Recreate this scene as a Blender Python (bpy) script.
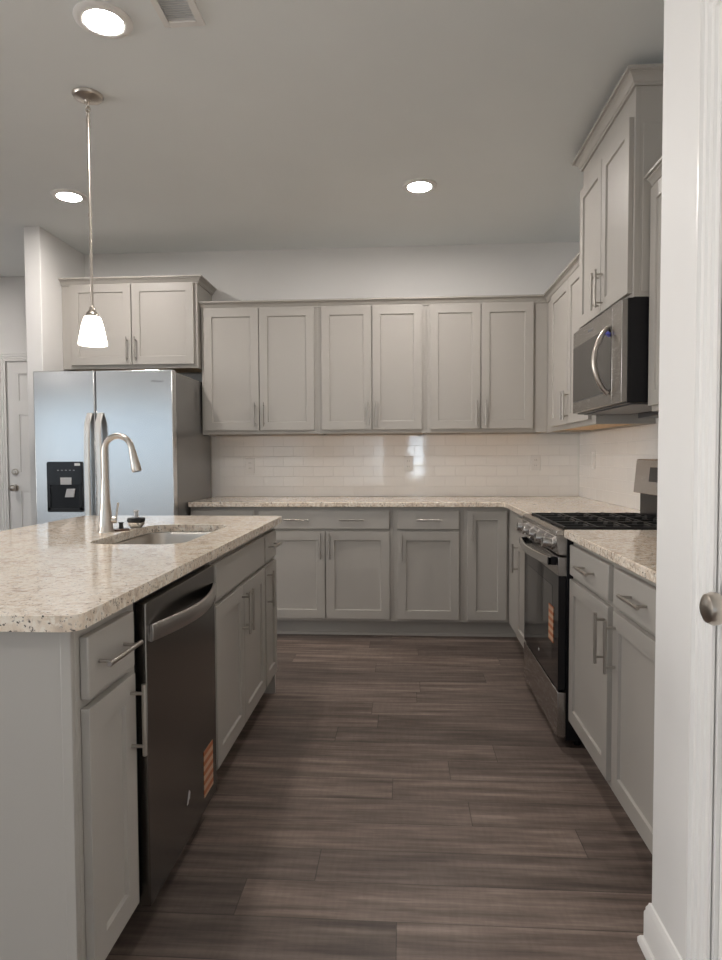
import bpy, bmesh, math, random
from mathutils import Vector, Matrix
for o in list(bpy.data.objects): bpy.data.objects.remove(o)
S = bpy.context.scene
C = S.collection
PI = math.pi

# ------------------------------------------------------------------ camera
FPX, CY, PITCH, YAW, ROLL, EYE = 654.94, 483.3, -.0408, .0662, .0047, 1.2085
cam_data = bpy.data.cameras.new('camera'); cam = bpy.data.objects.new('camera', cam_data); C.objects.link(cam)
cam_data.sensor_fit = 'VERTICAL'; cam_data.sensor_height = 24; cam_data.lens = FPX * 24 / 960
cam_data.shift_y = (CY - 480) / 960; cam_data.clip_start = .02; cam_data.clip_end = 300
_M = Matrix.Rotation(YAW, 3, 'Z') @ Matrix.Rotation(PITCH, 3, 'X') @ Matrix.Rotation(ROLL, 3, 'Y')
_r, _f, _u = _M @ Vector((1, 0, 0)), _M @ Vector((0, 1, 0)), _M @ Vector((0, 0, 1))
_m4 = Matrix((_r, _u, -_f)).transposed().to_4x4(); _m4.translation = Vector((0, 0, EYE))
cam.matrix_world = _m4
S.camera = cam

# ------------------------------------------------------------------ daylight and exposure
S.view_settings.view_transform = 'Standard'; S.view_settings.look = 'None'
S.view_settings.gamma = 1; S.view_settings.use_curve_mapping = False
S.view_settings.exposure = 1.09
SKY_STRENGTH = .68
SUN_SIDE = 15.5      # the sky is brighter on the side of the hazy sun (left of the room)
LAMP = 166.0
SHADE = 2.5
S.cycles.max_bounces = 10; S.cycles.diffuse_bounces = 6; S.cycles.glossy_bounces = 5
S.cycles.sample_clamp_indirect = 6.0
S.cycles.caustics_reflective = False; S.cycles.caustics_refractive = False
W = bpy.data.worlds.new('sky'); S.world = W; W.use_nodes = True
nt = W.node_tree; nt.nodes.clear()
wo = nt.nodes.new('ShaderNodeOutputWorld'); bg = nt.nodes.new('ShaderNodeBackground')
tc = nt.nodes.new('ShaderNodeTexCoord'); sp = nt.nodes.new('ShaderNodeSeparateXYZ'); rp = nt.nodes.new('ShaderNodeValToRGB')
mr = nt.nodes.new('ShaderNodeMapRange'); mr.inputs[1].default_value = -1; mr.inputs[2].default_value = 1
nt.links.new(tc.outputs['Generated'], sp.inputs[0]); nt.links.new(sp.outputs[2], mr.inputs[0]); nt.links.new(mr.outputs[0], rp.inputs[0])
nt.links.new(bg.outputs[0], wo.inputs[0])
e = rp.color_ramp.elements
e[0].position = 0; e[0].color = (.20, .21, .19, 1)
e[1].position = 1; e[1].color = (.36, .58, 1, 1)
for pos, col in ((.47, (.42, .45, .46, 1)), (.505, (.74, .88, 1, 1)), (.57, (.52, .77, 1, 1))):
    x = e.new(pos); x.color = col
def _wm(op, a, b):
    n = nt.nodes.new('ShaderNodeMath'); n.operation = op
    for i, v in enumerate((a, b)):
        if isinstance(v, (int, float)): n.inputs[i].default_value = v
        else: nt.links.new(v, n.inputs[i])
    return n.outputs[0]
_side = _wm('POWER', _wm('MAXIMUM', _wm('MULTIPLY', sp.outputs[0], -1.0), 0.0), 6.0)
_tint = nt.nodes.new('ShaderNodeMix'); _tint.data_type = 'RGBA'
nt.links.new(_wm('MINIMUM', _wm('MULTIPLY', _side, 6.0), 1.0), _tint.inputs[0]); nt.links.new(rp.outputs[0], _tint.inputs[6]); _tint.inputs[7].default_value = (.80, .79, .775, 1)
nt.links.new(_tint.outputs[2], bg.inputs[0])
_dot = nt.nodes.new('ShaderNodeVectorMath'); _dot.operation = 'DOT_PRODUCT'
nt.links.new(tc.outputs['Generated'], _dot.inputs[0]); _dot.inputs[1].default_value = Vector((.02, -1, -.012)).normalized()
_glare = _wm('MULTIPLY', _wm('POWER', _wm('MAXIMUM', _dot.outputs['Value'], 0.0), 900.0), 20.0)   # glow added as sunlit pale ground behind the house, to reflect in the tile
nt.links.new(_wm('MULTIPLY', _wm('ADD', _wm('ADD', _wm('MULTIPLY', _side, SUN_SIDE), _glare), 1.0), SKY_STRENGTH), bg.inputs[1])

# windows of the living room behind the camera and at its side: (axis, wall position, from, to, sill, head)
REAR_Y, LEFT_X, CEIL = -3.0, -6.9, 2.7635
WINS_REAR = [(-6.75, -3.4, .08, 2.2), (-2.9, -1.9, .6, 2.1), (-1.3, -.35, .6, 2.1), (.06, .42, .75, 1.9)]
WINS_LEFT = [(-2.5, -.7, .3, 2.3), (-.2, 1.6, .3, 2.3)]
def portal(name, loc, rot, sx, sy):
    d = bpy.data.lights.new(name, 'AREA'); d.shape = 'RECTANGLE'; d.size = sx; d.size_y = sy
    d.cycles.is_portal = True
    o = bpy.data.objects.new(name, d); C.objects.link(o); o.location = loc; o.rotation_euler = rot
for i, (a, b, z0, z1) in enumerate(WINS_REAR):
    portal('daylight_portal', ((a + b) / 2, REAR_Y - .12, (z0 + z1) / 2), (PI / 2, 0, 0), b - a, z1 - z0)
for i, (a, b, z0, z1) in enumerate(WINS_LEFT):
    portal('daylight_portal', (LEFT_X - .12, (a + b) / 2, (z0 + z1) / 2), (PI / 2, 0, -PI / 2), b - a, z1 - z0)

# ------------------------------------------------------------------ materials
def mat(name, base=(.5, .5, .5), rough=.5, metal=0.0, spec=None, coat=0, emit=None, estr=0, aniso=0):
    m = bpy.data.materials.new(name); m.use_nodes = True
    b = m.node_tree.nodes['Principled BSDF']
    b.inputs['Base Color'].default_value = (*base, 1); b.inputs['Roughness'].default_value = rough
    b.inputs['Metallic'].default_value = metal
    if spec is not None: b.inputs['Specular IOR Level'].default_value = spec
    if coat: b.inputs['Coat Weight'].default_value = coat; b.inputs['Coat Roughness'].default_value = .05
    if emit: b.inputs['Emission Color'].default_value = (*emit, 1); b.inputs['Emission Strength'].default_value = estr
    if aniso: b.inputs['Anisotropic'].default_value = aniso
    return m
def N(m, t, **kw):
    n = m.node_tree.nodes.new(t)
    for k, v in kw.items(): setattr(n, k, v)
    return n
def L(m, a, b): m.node_tree.links.new(a, b)
def bsdf(m): return m.node_tree.nodes['Principled BSDF']
def math_(m, op, a, b=None):
    n = N(m, 'ShaderNodeMath', operation=op)
    for i, v in enumerate((a, b)):
        if v is None: continue
        if isinstance(v, (int, float)): n.inputs[i].default_value = v
        else: L(m, v, n.inputs[i])
    return n.outputs[0]
def ramp(m, fac, stops):
    r = N(m, 'ShaderNodeValToRGB'); L(m, fac, r.inputs[0]); el = r.color_ramp.elements
    for i, (p, c) in enumerate(stops):
        x = el[i] if i < 2 else el.new(p)
        x.position = p; x.color = (*c, 1) if len(c) == 3 else c
    return r.outputs[0]
def mixc(m, fac, a, b, mode='MIX'):
    n = N(m, 'ShaderNodeMix', data_type='RGBA', blend_type=mode)
    for i, v in ((0, fac), (6, a), (7, b)):
        if isinstance(v, (int, float)): n.inputs[i].default_value = v
        elif isinstance(v, tuple): n.inputs[i].default_value = (*v, 1)
        else: L(m, v, n.inputs[i])
    return n.outputs[2]
def pos(m): return N(m, 'ShaderNodeNewGeometry').outputs['Position']
def noise(m, vec, scale, detail=4, rough=.55, out=0):
    n = N(m, 'ShaderNodeTexNoise'); L(m, vec, n.inputs['Vector'])
    n.inputs['Scale'].default_value = scale; n.inputs['Detail'].default_value = detail; n.inputs['Roughness'].default_value = rough
    return n.outputs[out]
def mapping(m, vec, scale):
    n = N(m, 'ShaderNodeMapping'); L(m, vec, n.inputs[0]); n.inputs['Scale'].default_value = scale
    return n.outputs[0]
def bump(m, h, strength, dist=.001):
    n = N(m, 'ShaderNodeBump'); L(m, h, n.inputs['Height']); n.inputs['Strength'].default_value = strength; n.inputs['Distance'].default_value = dist
    L(m, n.outputs[0], bsdf(m).inputs['Normal'])

def painted(name, col, rough, bumpy=.0, scale=250):
    m = mat(name, col, rough)
    p = pos(m)
    v = noise(m, p, 2.2, 3)
    c = mixc(m, v, tuple(x * .97 for x in col), tuple(min(1, x * 1.03) for x in col)); L(m, c, bsdf(m).inputs['Base Color'])
    if bumpy: bump(m, noise(m, p, scale, 2), bumpy)
    return m
M_wall = painted('white_wall_paint', (.80, .79, .775), .6, .12)
M_ceil = painted('ceiling_paint', (.80, .83, .83), .85, .25, 160)
M_trim = painted('white_trim_paint', (.83, .82, .80), .35)
M_cab = painted('grey_cabinet_paint', (.428, .405, .372), .42)
M_wood = mat('raw_maple_underside', (.62, .42, .23), .6)
_n = noise(M_wood, mapping(M_wood, pos(M_wood), (30, 4, 30)), 3, 4)
L(M_wood, ramp(M_wood, _n, [(.3, (.52, .34, .18)), (.7, (.68, .48, .28))]), bsdf(M_wood).inputs['Base Color'])
M_nickel = mat('brushed_nickel', (.55, .50, .445), .28, 1)
M_chrome = mat('polished_steel', (.72, .71, .69), .12, 1)
def steel(name, col, rough, direction, aniso=.0):
    m = mat(name, col, rough, 1, aniso=aniso)
    v = noise(m, mapping(m, pos(m), direction), 14, 4, .6)
    L(m, math_(m, 'ADD', math_(m, 'MULTIPLY', v, .03), rough - .015), bsdf(m).inputs['Roughness'])
    return m
M_fridge = steel('fridge_stainless', (.68, .68, .68), .19, (1, 1, 60))
M_pull = mat('satin_pull_metal', (.46, .43, .395), .3, 1)
M_mw = steel('microwave_stainless', (.36, .345, .33), .27, (60, 1, 60))
M_steel = steel('range_stainless', (.50, .48, .46), .27, (60, 1, 60))
M_dark = steel('dark_stainless', (.20, .19, .18), .26, (60, 1, 60))
M_handle_dark = steel('dishwasher_handle_stainless', (.55, .53, .51), .3, (60, 1, 60))
M_sink = steel('sink_stainless', (.58, .55, .51), .3, (2, 40, 40))
M_fside = mat('grey_appliance_side', (.20, .195, .19), .22, .35)
M_black = mat('black_enamel', (.010, .010, .012), .3, 0, .25)
M_glass = mat('black_glass', (.010, .010, .012), .06, 0, .35)
M_window = mat('dark_oven_window', (.05, .048, .046), .04, 0, .7)
M_mwin = mat('microwave_window', (.06, .057, .054), .10, .5, .6)
M_iron = mat('cast_iron', (.018, .018, .018), .62)
M_rubber = mat('black_rubber', (.02, .02, .02), .7)
M_darkgrey = mat('dark_grey_plastic', (.08, .08, .085), .4)
M_white = mat('white_plastic', (.80, .79, .77), .3)
M_slot = mat('dark_slot', (.05, .05, .05), .6)
M_slat = mat('vent_grey', (.74, .75, .76), .5)
M_clear = mat('grey_paddle_plastic', (.55, .54, .54), .25)
M_brown = mat('bronze_rubber', (.09, .045, .025), .4)
M_blue = mat('blue_film', (.10, .11, .45), .4)
M_silver_ink = mat('silver_lettering', (.42, .42, .43), .4, .6)
M_grey_ink = mat('grey_print', (.33, .33, .34), .4)
M_white_ink = mat('silver_print', (.6, .6, .6), .3)
M_lens = mat('lit_lens', (1, 1, 1), .5, emit=(1, .935, .885), estr=LAMP)
M_shade = mat('lit_frosted_shade', (.9, .88, .84), .4, emit=(1, .91, .80), estr=SHADE)
M_pane = mat('window_glass', (1, 1, 1), 0)
_nt = M_pane.node_tree; _o = [n for n in _nt.nodes if n.type == 'OUTPUT_MATERIAL'][0]
_t = _nt.nodes.new('ShaderNodeBsdfTransparent'); _g = _nt.nodes.new('ShaderNodeBsdfGlossy'); _g.inputs['Roughness'].default_value = 0
_mx = _nt.nodes.new('ShaderNodeMixShader'); _mx.inputs[0].default_value = .07
_t.inputs[0].default_value = (.96, .96, .96, 1)
L(M_pane, _t.outputs[0], _mx.inputs[1]); L(M_pane, _g.outputs[0], _mx.inputs[2]); L(M_pane, _mx.outputs[0], _o.inputs[0])
M_sticker = mat('orange_label', (.85, .32, .12), .5)
_p = N(M_sticker, 'ShaderNodeTexCoord').outputs['Object']; _s = N(M_sticker, 'ShaderNodeSeparateXYZ'); L(M_sticker, _p, _s.inputs[0])
_w = math_(M_sticker, 'FRACT', math_(M_sticker, 'MULTIPLY', _s.outputs[2], 32.0))
L(M_sticker, ramp(M_sticker, _w, [(.42, (.46, .14, .05)), (.52, (.62, .42, .29))]), bsdf(M_sticker).inputs['Base Color'])

# granite
M_granite = mat('cream_granite', (.7, .62, .52), .09, 0, .5)
p = pos(M_granite)
big = noise(M_granite, p, 16, 5, .65); mid = noise(M_granite, p, 62, 4, .6); fine = noise(M_granite, mapping(M_granite, p, (1, 1.0, 1)), 120, 3, .6)
base = ramp(M_granite, big, [(.30, (.56, .45, .36)), (.48, (.78, .66, .53)), (.62, (.85, .76, .65)), (.75, (.68, .57, .47))])
base = mixc(M_granite, ramp(M_granite, mid, [(.50, (0, 0, 0)), (.60, (1, 1, 1))]), base, (.88, .81, .71))
base = mixc(M_granite, ramp(M_granite, mid, [(.33, (.75, .75, .75)), (.41, (0, 0, 0))]), base, (.40, .33, .27))
base = mixc(M_granite, ramp(M_granite, fine, [(.335, (1, 1, 1)), (.40, (0, 0, 0))]), base, (.10, .085, .075))
sp2 = noise(M_granite, p, 95, 3, .55)
base = mixc(M_granite, ramp(M_granite, sp2, [(.66, (0, 0, 0)), (.72, (.85, .85, .85))]), base, (.24, .22, .20))
L(M_granite, base, bsdf(M_granite).inputs['Base Color'])

# glossy white subway tile; u is the horizontal world axis of the wall
def tile(name, axis):
    m = mat(name, (.8, .79, .77), .07, 0, .5)
    s = N(m, 'ShaderNodeSeparateXYZ'); L(m, pos(m), s.inputs[0])
    c = N(m, 'ShaderNodeCombineXYZ'); L(m, s.outputs[axis], c.inputs[0])
    L(m, math_(m, 'SUBTRACT', s.outputs[2], .908), c.inputs[1])
    b = N(m, 'ShaderNodeTexBrick', offset=.5, offset_frequency=2); L(m, c.outputs[0], b.inputs[0])
    b.inputs['Scale'].default_value = 1; b.inputs['Mortar Size'].default_value = .0013; b.inputs['Mortar Smooth'].default_value = .35
    b.inputs['Brick Width'].default_value = .1524; b.inputs['Row Height'].default_value = .0762; b.inputs['Bias'].default_value = 0
    b.inputs['Color1'].default_value = (.86, .85, .83, 1); b.inputs['Color2'].default_value = (.89, .88, .86, 1); b.inputs['Mortar'].default_value = (.80, .79, .77, 1)
    L(m, b.outputs[0], bsdf(m).inputs['Base Color'])
    L(m, math_(m, 'ADD', math_(m, 'MULTIPLY', b.outputs[1], .5), .06), bsdf(m).inputs['Roughness'])
    wob = math_(m, 'MULTIPLY', noise(m, pos(m), 9, 2), .35)
    bump(m, math_(m, 'SUBTRACT', wob, b.outputs[1]), .7, .0018)
    return m
M_tile_back = tile('white_subway_tile_back', 0); M_tile_right = tile('white_subway_tile_right', 1)

# plank floor, boards along X
M_floor = mat('grey_brown_plank_floor', (.2, .16, .14), .42, 0, .45)
m = M_floor
s = N(m, 'ShaderNodeSeparateXYZ'); L(m, pos(m), s.inputs[0])
PW, PL = .152, 1.22
row = math_(m, 'FLOOR', math_(m, 'DIVIDE', math_(m, 'ADD', s.outputs[1], 10.05), PW))
wn = N(m, 'ShaderNodeTexWhiteNoise', noise_dimensions='1D'); L(m, row, wn.inputs['W'])
xs = math_(m, 'DIVIDE', math_(m, 'ADD', math_(m, 'ADD', s.outputs[0], 20.0), math_(m, 'MULTIPLY', wn.outputs[0], PL)), PL)
colid = math_(m, 'FLOOR', xs)
cid = N(m, 'ShaderNodeCombineXYZ'); L(m, row, cid.inputs[0]); L(m, colid, cid.inputs[1])
wn2 = N(m, 'ShaderNodeTexWhiteNoise', noise_dimensions='2D'); L(m, cid.outputs[0], wn2.inputs['Vector'])
off = N(m, 'ShaderNodeVectorMath', operation='SCALE'); L(m, wn2.outputs['Color'], off.inputs[0]); off.inputs['Scale'].default_value = 30
add = N(m, 'ShaderNodeVectorMath', operation='ADD'); L(m, pos(m), add.inputs[0]); L(m, off.outputs[0], add.inputs[1])
g1 = noise(m, mapping(m, add.outputs[0], (1.1, 14, 1)), 2.0, 6, .62)
g2 = noise(m, mapping(m, add.outputs[0], (2.5, 90, 1)), 2.0, 4, .6)
g3 = noise(m, mapping(m, add.outputs[0], (40, 6, 1)), 2.0, 3, .5)
col = ramp(m, g1, [(.28, (.074, .057, .049)), (.45, (.142, .112, .098)), (.58, (.212, .171, .150)), (.74, (.33, .272, .24))])
col = mixc(m, .25, col, ramp(m, g2, [(.3, (.45, .43, .42)), (.7, (1, 1, 1))]), 'MULTIPLY')
col = mixc(m, .22, col, ramp(m, g3, [(.35, (.6, .58, .57)), (.6, (1, 1, 1))]), 'MULTIPLY')
tone = ramp(m, wn2.outputs[0], [(0, (.70, .68, .67)), (1, (1.28, 1.22, 1.17))])
col = mixc(m, 1.0, col, tone, 'MULTIPLY')
fy = math_(m, 'FRACT', math_(m, 'DIVIDE', math_(m, 'ADD', s.outputs[1], 10.05), PW)); fx = math_(m, 'FRACT', xs)
seam = math_(m, 'MAXIMUM', math_(m, 'LESS_THAN', fy, .016), math_(m, 'LESS_THAN', fx, .0022))
col = mixc(m, math_(m, 'MULTIPLY', seam, .65), col, (.03, .025, .022))
L(m, col, bsdf(m).inputs['Base Color'])
L(m, math_(m, 'ADD', math_(m, 'MULTIPLY', g2, .15), .36), bsdf(m).inputs['Roughness'])
bump(m, math_(m, 'SUBTRACT', math_(m, 'MULTIPLY', g2, .3), seam), .25, .0012)

# ------------------------------------------------------------------ mesh helpers
class MB:
    def __init__(self): self.v = []; self.f = []
    def add(self, vs, fs):
        k = len(self.v); self.v += [tuple(x) for x in vs]; self.f += [tuple(k + i for i in f) for f in fs]; return self
    def box(self, x0, x1, y0, y1, z0, z1):
        return self.add([(x, y, z) for x in (x0, x1) for y in (y0, y1) for z in (z0, z1)],
            [(0, 1, 3, 2), (4, 6, 7, 5), (0, 4, 5, 1), (2, 3, 7, 6), (0, 2, 6, 4), (1, 5, 7, 3)])
    def prism(self, poly, axis, a, b):
        def P(q, t): return {'x': (t, q[0], q[1]), 'y': (q[0], t, q[1]), 'z': (q[0], q[1], t)}[axis]
        n = len(poly)
        return self.add([P(q, a) for q in poly] + [P(q, b) for q in poly],
            [tuple(range(n)), tuple(range(2 * n - 1, n - 1, -1))] + [(i, (i + 1) % n, n + (i + 1) % n, n + i) for i in range(n)])
    def tube(self, pts, rad, seg=14, cap=True, squash=None):
        pts = [Vector(q) for q in pts]; n = len(pts)
        if isinstance(rad, (int, float)): rad = [rad] * n
        rings = []; up = None
        for i, q in enumerate(pts):
            t = ((pts[min(i + 1, n - 1)] - q).normalized() + (q - pts[max(i - 1, 0)]).normalized()).normalized()
            if up is None:
                up = Vector((0, 0, 1)) if abs(t.z) < .9 else Vector((1, 0, 0))
            a = t.cross(up).normalized(); b = a.cross(t).normalized(); up = b
            sq = squash or (1, 1)
            rings.append([q + (a * math.cos(2 * PI * j / seg) * sq[0] + b * math.sin(2 * PI * j / seg) * sq[1]) * rad[i] for j in range(seg)])
        vs = [x for r in rings for x in r]
        fs = [(i * seg + j, i * seg + (j + 1) % seg, (i + 1) * seg + (j + 1) % seg, (i + 1) * seg + j) for i in range(n - 1) for j in range(seg)]
        if cap: fs += [tuple(range(seg - 1, -1, -1)), tuple((n - 1) * seg + j for j in range(seg))]
        return self.add(vs, fs)
    def lathe(self, prof, seg=32, c=(0, 0, 0), closed=False, sx=1, sy=1):
        n = len(prof)
        vs = [(c[0] + r * math.cos(2 * PI * j / seg) * sx, c[1] + r * math.sin(2 * PI * j / seg) * sy, c[2] + z) for r, z in prof for j in range(seg)]
        fs = [(i * seg + j, i * seg + (j + 1) % seg, (i + 1) * seg + (j + 1) % seg, (i + 1) * seg + j) for i in range(n - 1) for j in range(seg)]
        if closed: fs += [((n - 1) * seg + j, (n - 1) * seg + (j + 1) % seg, (j + 1) % seg, j) for j in range(seg)]
        else:
            if prof[0][0] > 1e-6: fs.append(tuple(range(seg - 1, -1, -1)))
            if prof[-1][0] > 1e-6: fs.append(tuple((n - 1) * seg + j for j in range(seg)))
        return self.add(vs, fs)
    def band(self, pts, hw):
        """strip of rectangular section: pts = list of (centre, thickness direction vector); hw=(half height z)"""
        return self
    def xform(self, M):
        self.v = [tuple(M @ Vector(q)) for q in self.v]; return self
    def build(self, name, m, parent=None, bevel=0, seg=2, angle=35, kind=None):
        me = bpy.data.meshes.new(name); bm = bmesh.new()
        vs = [bm.verts.new(q) for q in self.v]
        for f in self.f:
            try: bm.faces.new([vs[i] for i in f])
            except ValueError: pass
        bmesh.ops.remove_doubles(bm, verts=bm.verts, dist=1e-6)
        bmesh.ops.recalc_face_normals(bm, faces=bm.faces)
        bm.to_mesh(me); bm.free()
        me.materials.append(m)
        me.polygons.foreach_set('use_smooth', [True] * len(me.polygons)); me.set_sharp_from_angle(angle=math.radians(angle))
        o = bpy.data.objects.new(name, me); C.objects.link(o)
        if parent: o.parent = parent
        if bevel:
            b = o.modifiers.new('edge', 'BEVEL'); b.width = bevel; b.segments = seg; b.limit_method = 'ANGLE'; b.angle_limit = math.radians(40); b.harden_normals = False
        if kind: o['kind'] = kind
        return o
def thing(name, label, cat, loc=(0, 0, 0), rz=0, group=None):
    o = bpy.data.objects.new(name, None); C.objects.link(o); o.location = loc; o.rotation_euler = (0, 0, rz); o.empty_display_size = .1
    return tag(o, label, cat, group)
def tag(o, label, cat, group=None):
    o['label'] = label; o['category'] = cat
    if group: o['group'] = group
    return o
def struct(name, mb, m, parent=None, **k): return mb.build(name, m, parent, kind=None if parent else 'structure', **k)
def text(body, size, name, m, parent, loc, rot, depth=.0004):
    c = bpy.data.curves.new(name, 'FONT'); c.body = body; c.size = size; c.extrude = depth; c.align_x = 'CENTER'; c.align_y = 'CENTER'
    t = bpy.data.objects.new(name, c); C.objects.link(t)
    bpy.context.view_layer.update()
    me = bpy.data.meshes.new_from_object(t.evaluated_get(bpy.context.evaluated_depsgraph_get()))
    bpy.data.objects.remove(t); me.materials.clear(); me.materials.append(m); me.name = name
    o = bpy.data.objects.new(name, me); C.objects.link(o); o.parent = parent; o.location = loc; o.rotation_euler = rot
    return o
def sweep(path, prof, n_start=None, n_end=None, side=1):
    """path: 2D points; prof: closed list of (out, z); outward = right of the direction of travel * side"""
    P2 = [Vector(q) for q in path]; n = len(P2)
    nor = []
    for i in range(n - 1):
        d = (P2[i + 1] - P2[i]).normalized(); nor.append(Vector((d.y, -d.x)) * side)
    mb = MB(); k = len(prof); vs = []
    for i in range(n):
        a = nor[i - 1] if i > 0 else (Vector(n_start) if n_start else nor[0])
        b = nor[i] if i < n - 1 else (Vector(n_end) if n_end else nor[-1])
        mdir = (a + b) / (1 + a.dot(b))
        vs += [(P2[i].x + mdir.x * o, P2[i].y + mdir.y * o, z) for o, z in prof]
    fs = [(i * k + j, i * k + (j + 1) % k, (i + 1) * k + (j + 1) % k, (i + 1) * k + j) for i in range(n - 1) for j in range(k)]
    fs += [tuple(range(k)), tuple((n - 1) * k + j for j in range(k - 1, -1, -1))]
    return mb.add(vs, fs)

# ------------------------------------------------------------------ room shell
XR, YB, YHALL = 1.294, 4.933, 5.48
XP, YP = .60, 1.60                   # pantry wall face and its end
b = MB().box(LEFT_X - .3, XR + .3, REAR_Y - .3, YHALL + .3, -.12, 0); struct('floor', b, M_floor)
b = MB().box(LEFT_X - .3, XR + .3, REAR_Y - .3, YHALL + .3, CEIL, CEIL + .12); struct('ceiling', b, M_ceil)
b = MB().box(-2.44, XR + .12, YB, YB + .12, 0, CEIL); struct('wall_back', b, M_wall)
b = MB().box(XR, XR + .12, 1.48, YB, 0, CEIL); struct('wall_right', b, M_wall)
b = MB().box(-2.552, -2.44, 4.31, YHALL, 0, CEIL); struct('wall_return', b, M_wall, bevel=.004)
# hall wall with the panelled entry door in it
DX0, DX1, DH = -3.445, -2.60, 2.05
b = MB().box(LEFT_X - .12, DX0, YHALL, YHALL + .12, 0, CEIL).box(DX1, -2.44, YHALL, YHALL + .12, 0, CEIL).box(DX0, DX1, YHALL, YHALL + .12, DH, CEIL)
struct('wall_hall', b, M_wall)
# pantry wall beside the camera, with the pantry door opening
PY0, PY1 = .50, 1.305
b = MB().box(XP, XP + .11, PY1, YP, 0, CEIL).box(XP, XP + .11, REAR_Y, PY0, 0, CEIL).box(XP, XP + .11, PY0, PY1, 2.045, CEIL)
b.box(XP + .11, XR, YP - .11, YP, 0, CEIL)
struct('wall_pantry', b, M_wall, bevel=.003)
def wall_with_windows(name, axis, at, t, lo, hi, wins, m):
    mb = MB()
    def bx(a0, a1, z0, z1):
        if axis == 'x': mb.box(a0, a1, at - t, at, z0, z1)
        else: mb.box(at - t, at, a0, a1, z0, z1)
    cur = lo
    for a0, a1, z0, z1 in sorted(wins):
        bx(cur, a0, 0, CEIL); bx(a0, a1, 0, z0); bx(a0, a1, z1, CEIL); cur = a1
    bx(cur, hi, 0, CEIL)
    return struct(name, mb, m)
wall_with_windows('wall_rear', 'x', REAR_Y, .14, LEFT_X - .14, XP + .11, WINS_REAR, M_wall)
wall_with_windows('wall_left', 'y', LEFT_X, .14, REAR_Y, YHALL, WINS_LEFT, M_wall)
def window(i, axis, at, a0, a1, z0, z1, cols, rows):
    f = MB(); g = MB()
    def bx(mb, p0, p1, q0, q1, d0, d1):
        if axis == 'x': mb.box(p0, p1, at + d0, at + d1, q0, q1)
        else: mb.box(at + d0, at + d1, p0, p1, q0, q1)
    w = .05
    bx(f, a0, a0 + w, z0, z1, -.10, -.04); bx(f, a1 - w, a1, z0, z1, -.10, -.04); bx(f, a0 + w, a1 - w, z0, z0 + w, -.10, -.04); bx(f, a0 + w, a1 - w, z1 - w, z1, -.10, -.04)
    for c in range(1, cols):
        x = a0 + (a1 - a0) * c / cols; bx(f, x - .012, x + .012, z0 + w, z1 - w, -.085, -.055)
    for r in range(1, rows):
        z = z0 + (z1 - z0) * r / rows; bx(f, a0 + w, a1 - w, z - .012, z + .012, -.085, -.055)
    o = struct('window_%d' % i, f, M_trim)
    bx(g, a0 + w, a1 - w, z0 + w, z1 - w, -.073, -.069)
    g.build('window_pane', M_pane, o)
k = 1
for (a0, a1, z0, z1), (cc, rr) in zip(WINS_REAR, ((3, 1), (2, 3), (2, 3), (2, 4))): window(k, 'x', REAR_Y, a0, a1, z0, z1, cc, rr); k += 1
for a0, a1, z0, z1 in WINS_LEFT: window(k, 'y', LEFT_X, a0, a1, z0, z1, 2, 2); k += 1
# glossy tile between counter and wall cabinets
b = MB().box(-1.405, XR - .010, YB - .009, YB - .0005, .909, 1.369); struct('wall_tile_back', b, M_tile_back)
b = MB().box(XR - .009, XR - .0005, YP + .002, YB - .0095, .909, 1.369).box(XR - .009, XR - .0005, 2.715, 3.46, 1.3695, 1.46); struct('wall_tile_right', b, M_tile_right)
# baseboards: profile (out, z)
BBP = [(0, 0), (.024, 0), (.024, .012), (.019, .020), (.013, .022), (.013, .085), (.010, .092), (.010, .098), (.006, .106), (.004, .113), (0, .115)]
struct('baseboard_pantry', sweep([(XP, 1.386), (XP, YP), (.66, YP)], BBP, side=-1), M_trim)
struct('baseboard_hall', sweep([(DX0 - .065, YHALL), (LEFT_X, YHALL)], BBP, side=-1), M_trim)
struct('baseboard_return', sweep([(-2.552, YHALL), (-2.552, 4.31), (-2.44, 4.31)], BBP, side=-1), M_trim)
struct('baseboard_rear', sweep([(-3.8, REAR_Y), (XP, REAR_Y), (XP, PY0 - .075)], BBP, side=-1), M_trim)
# door casing: profile (across, out) swept round the opening
CAS = [(0, 0), (0, .018), (.011, .020), (.015, .014), (.030, .015), (.034, .010), (.050, .011), (.054, .006), (.070, .006), (.070, 0)]
def casing(name, plane, lo, hi, head, across):
    """across: function(out,a,z)->xyz"""
    mb = MB(); n = len(CAS); w = CAS[-1][0]; vs = []
    # swept from the outer edge (thick) to the inner edge
    def ring(fa): return [across(o, *fa(w - c)) for c, o in CAS]
    rings = [ring(lambda c: (lo - c, 0)), ring(lambda c: (lo - c, head + c)), ring(lambda c: (hi + c, head + c)), ring(lambda c: (hi + c, 0))]
    vs = [q for r in rings for q in r]
    fs = [(i * n + j, i * n + (j + 1) % n, (i + 1) * n + (j + 1) % n, (i + 1) * n + j) for i in range(3) for j in range(n)]
    fs += [tuple(range(n)), tuple(3 * n + j for j in range(n - 1, -1, -1))]
    mb.add(vs, fs); return struct(name, mb, M_trim)
casing('trim_1', XP, PY0 + .008, PY1 - .008, 2.038, lambda o, a, z: (XP - o, a, z))
casing('trim_2', YHALL, DX0 + .006, DX1 - .006, DH - .004, lambda o, a, z: (a, YHALL - o, z))

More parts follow.
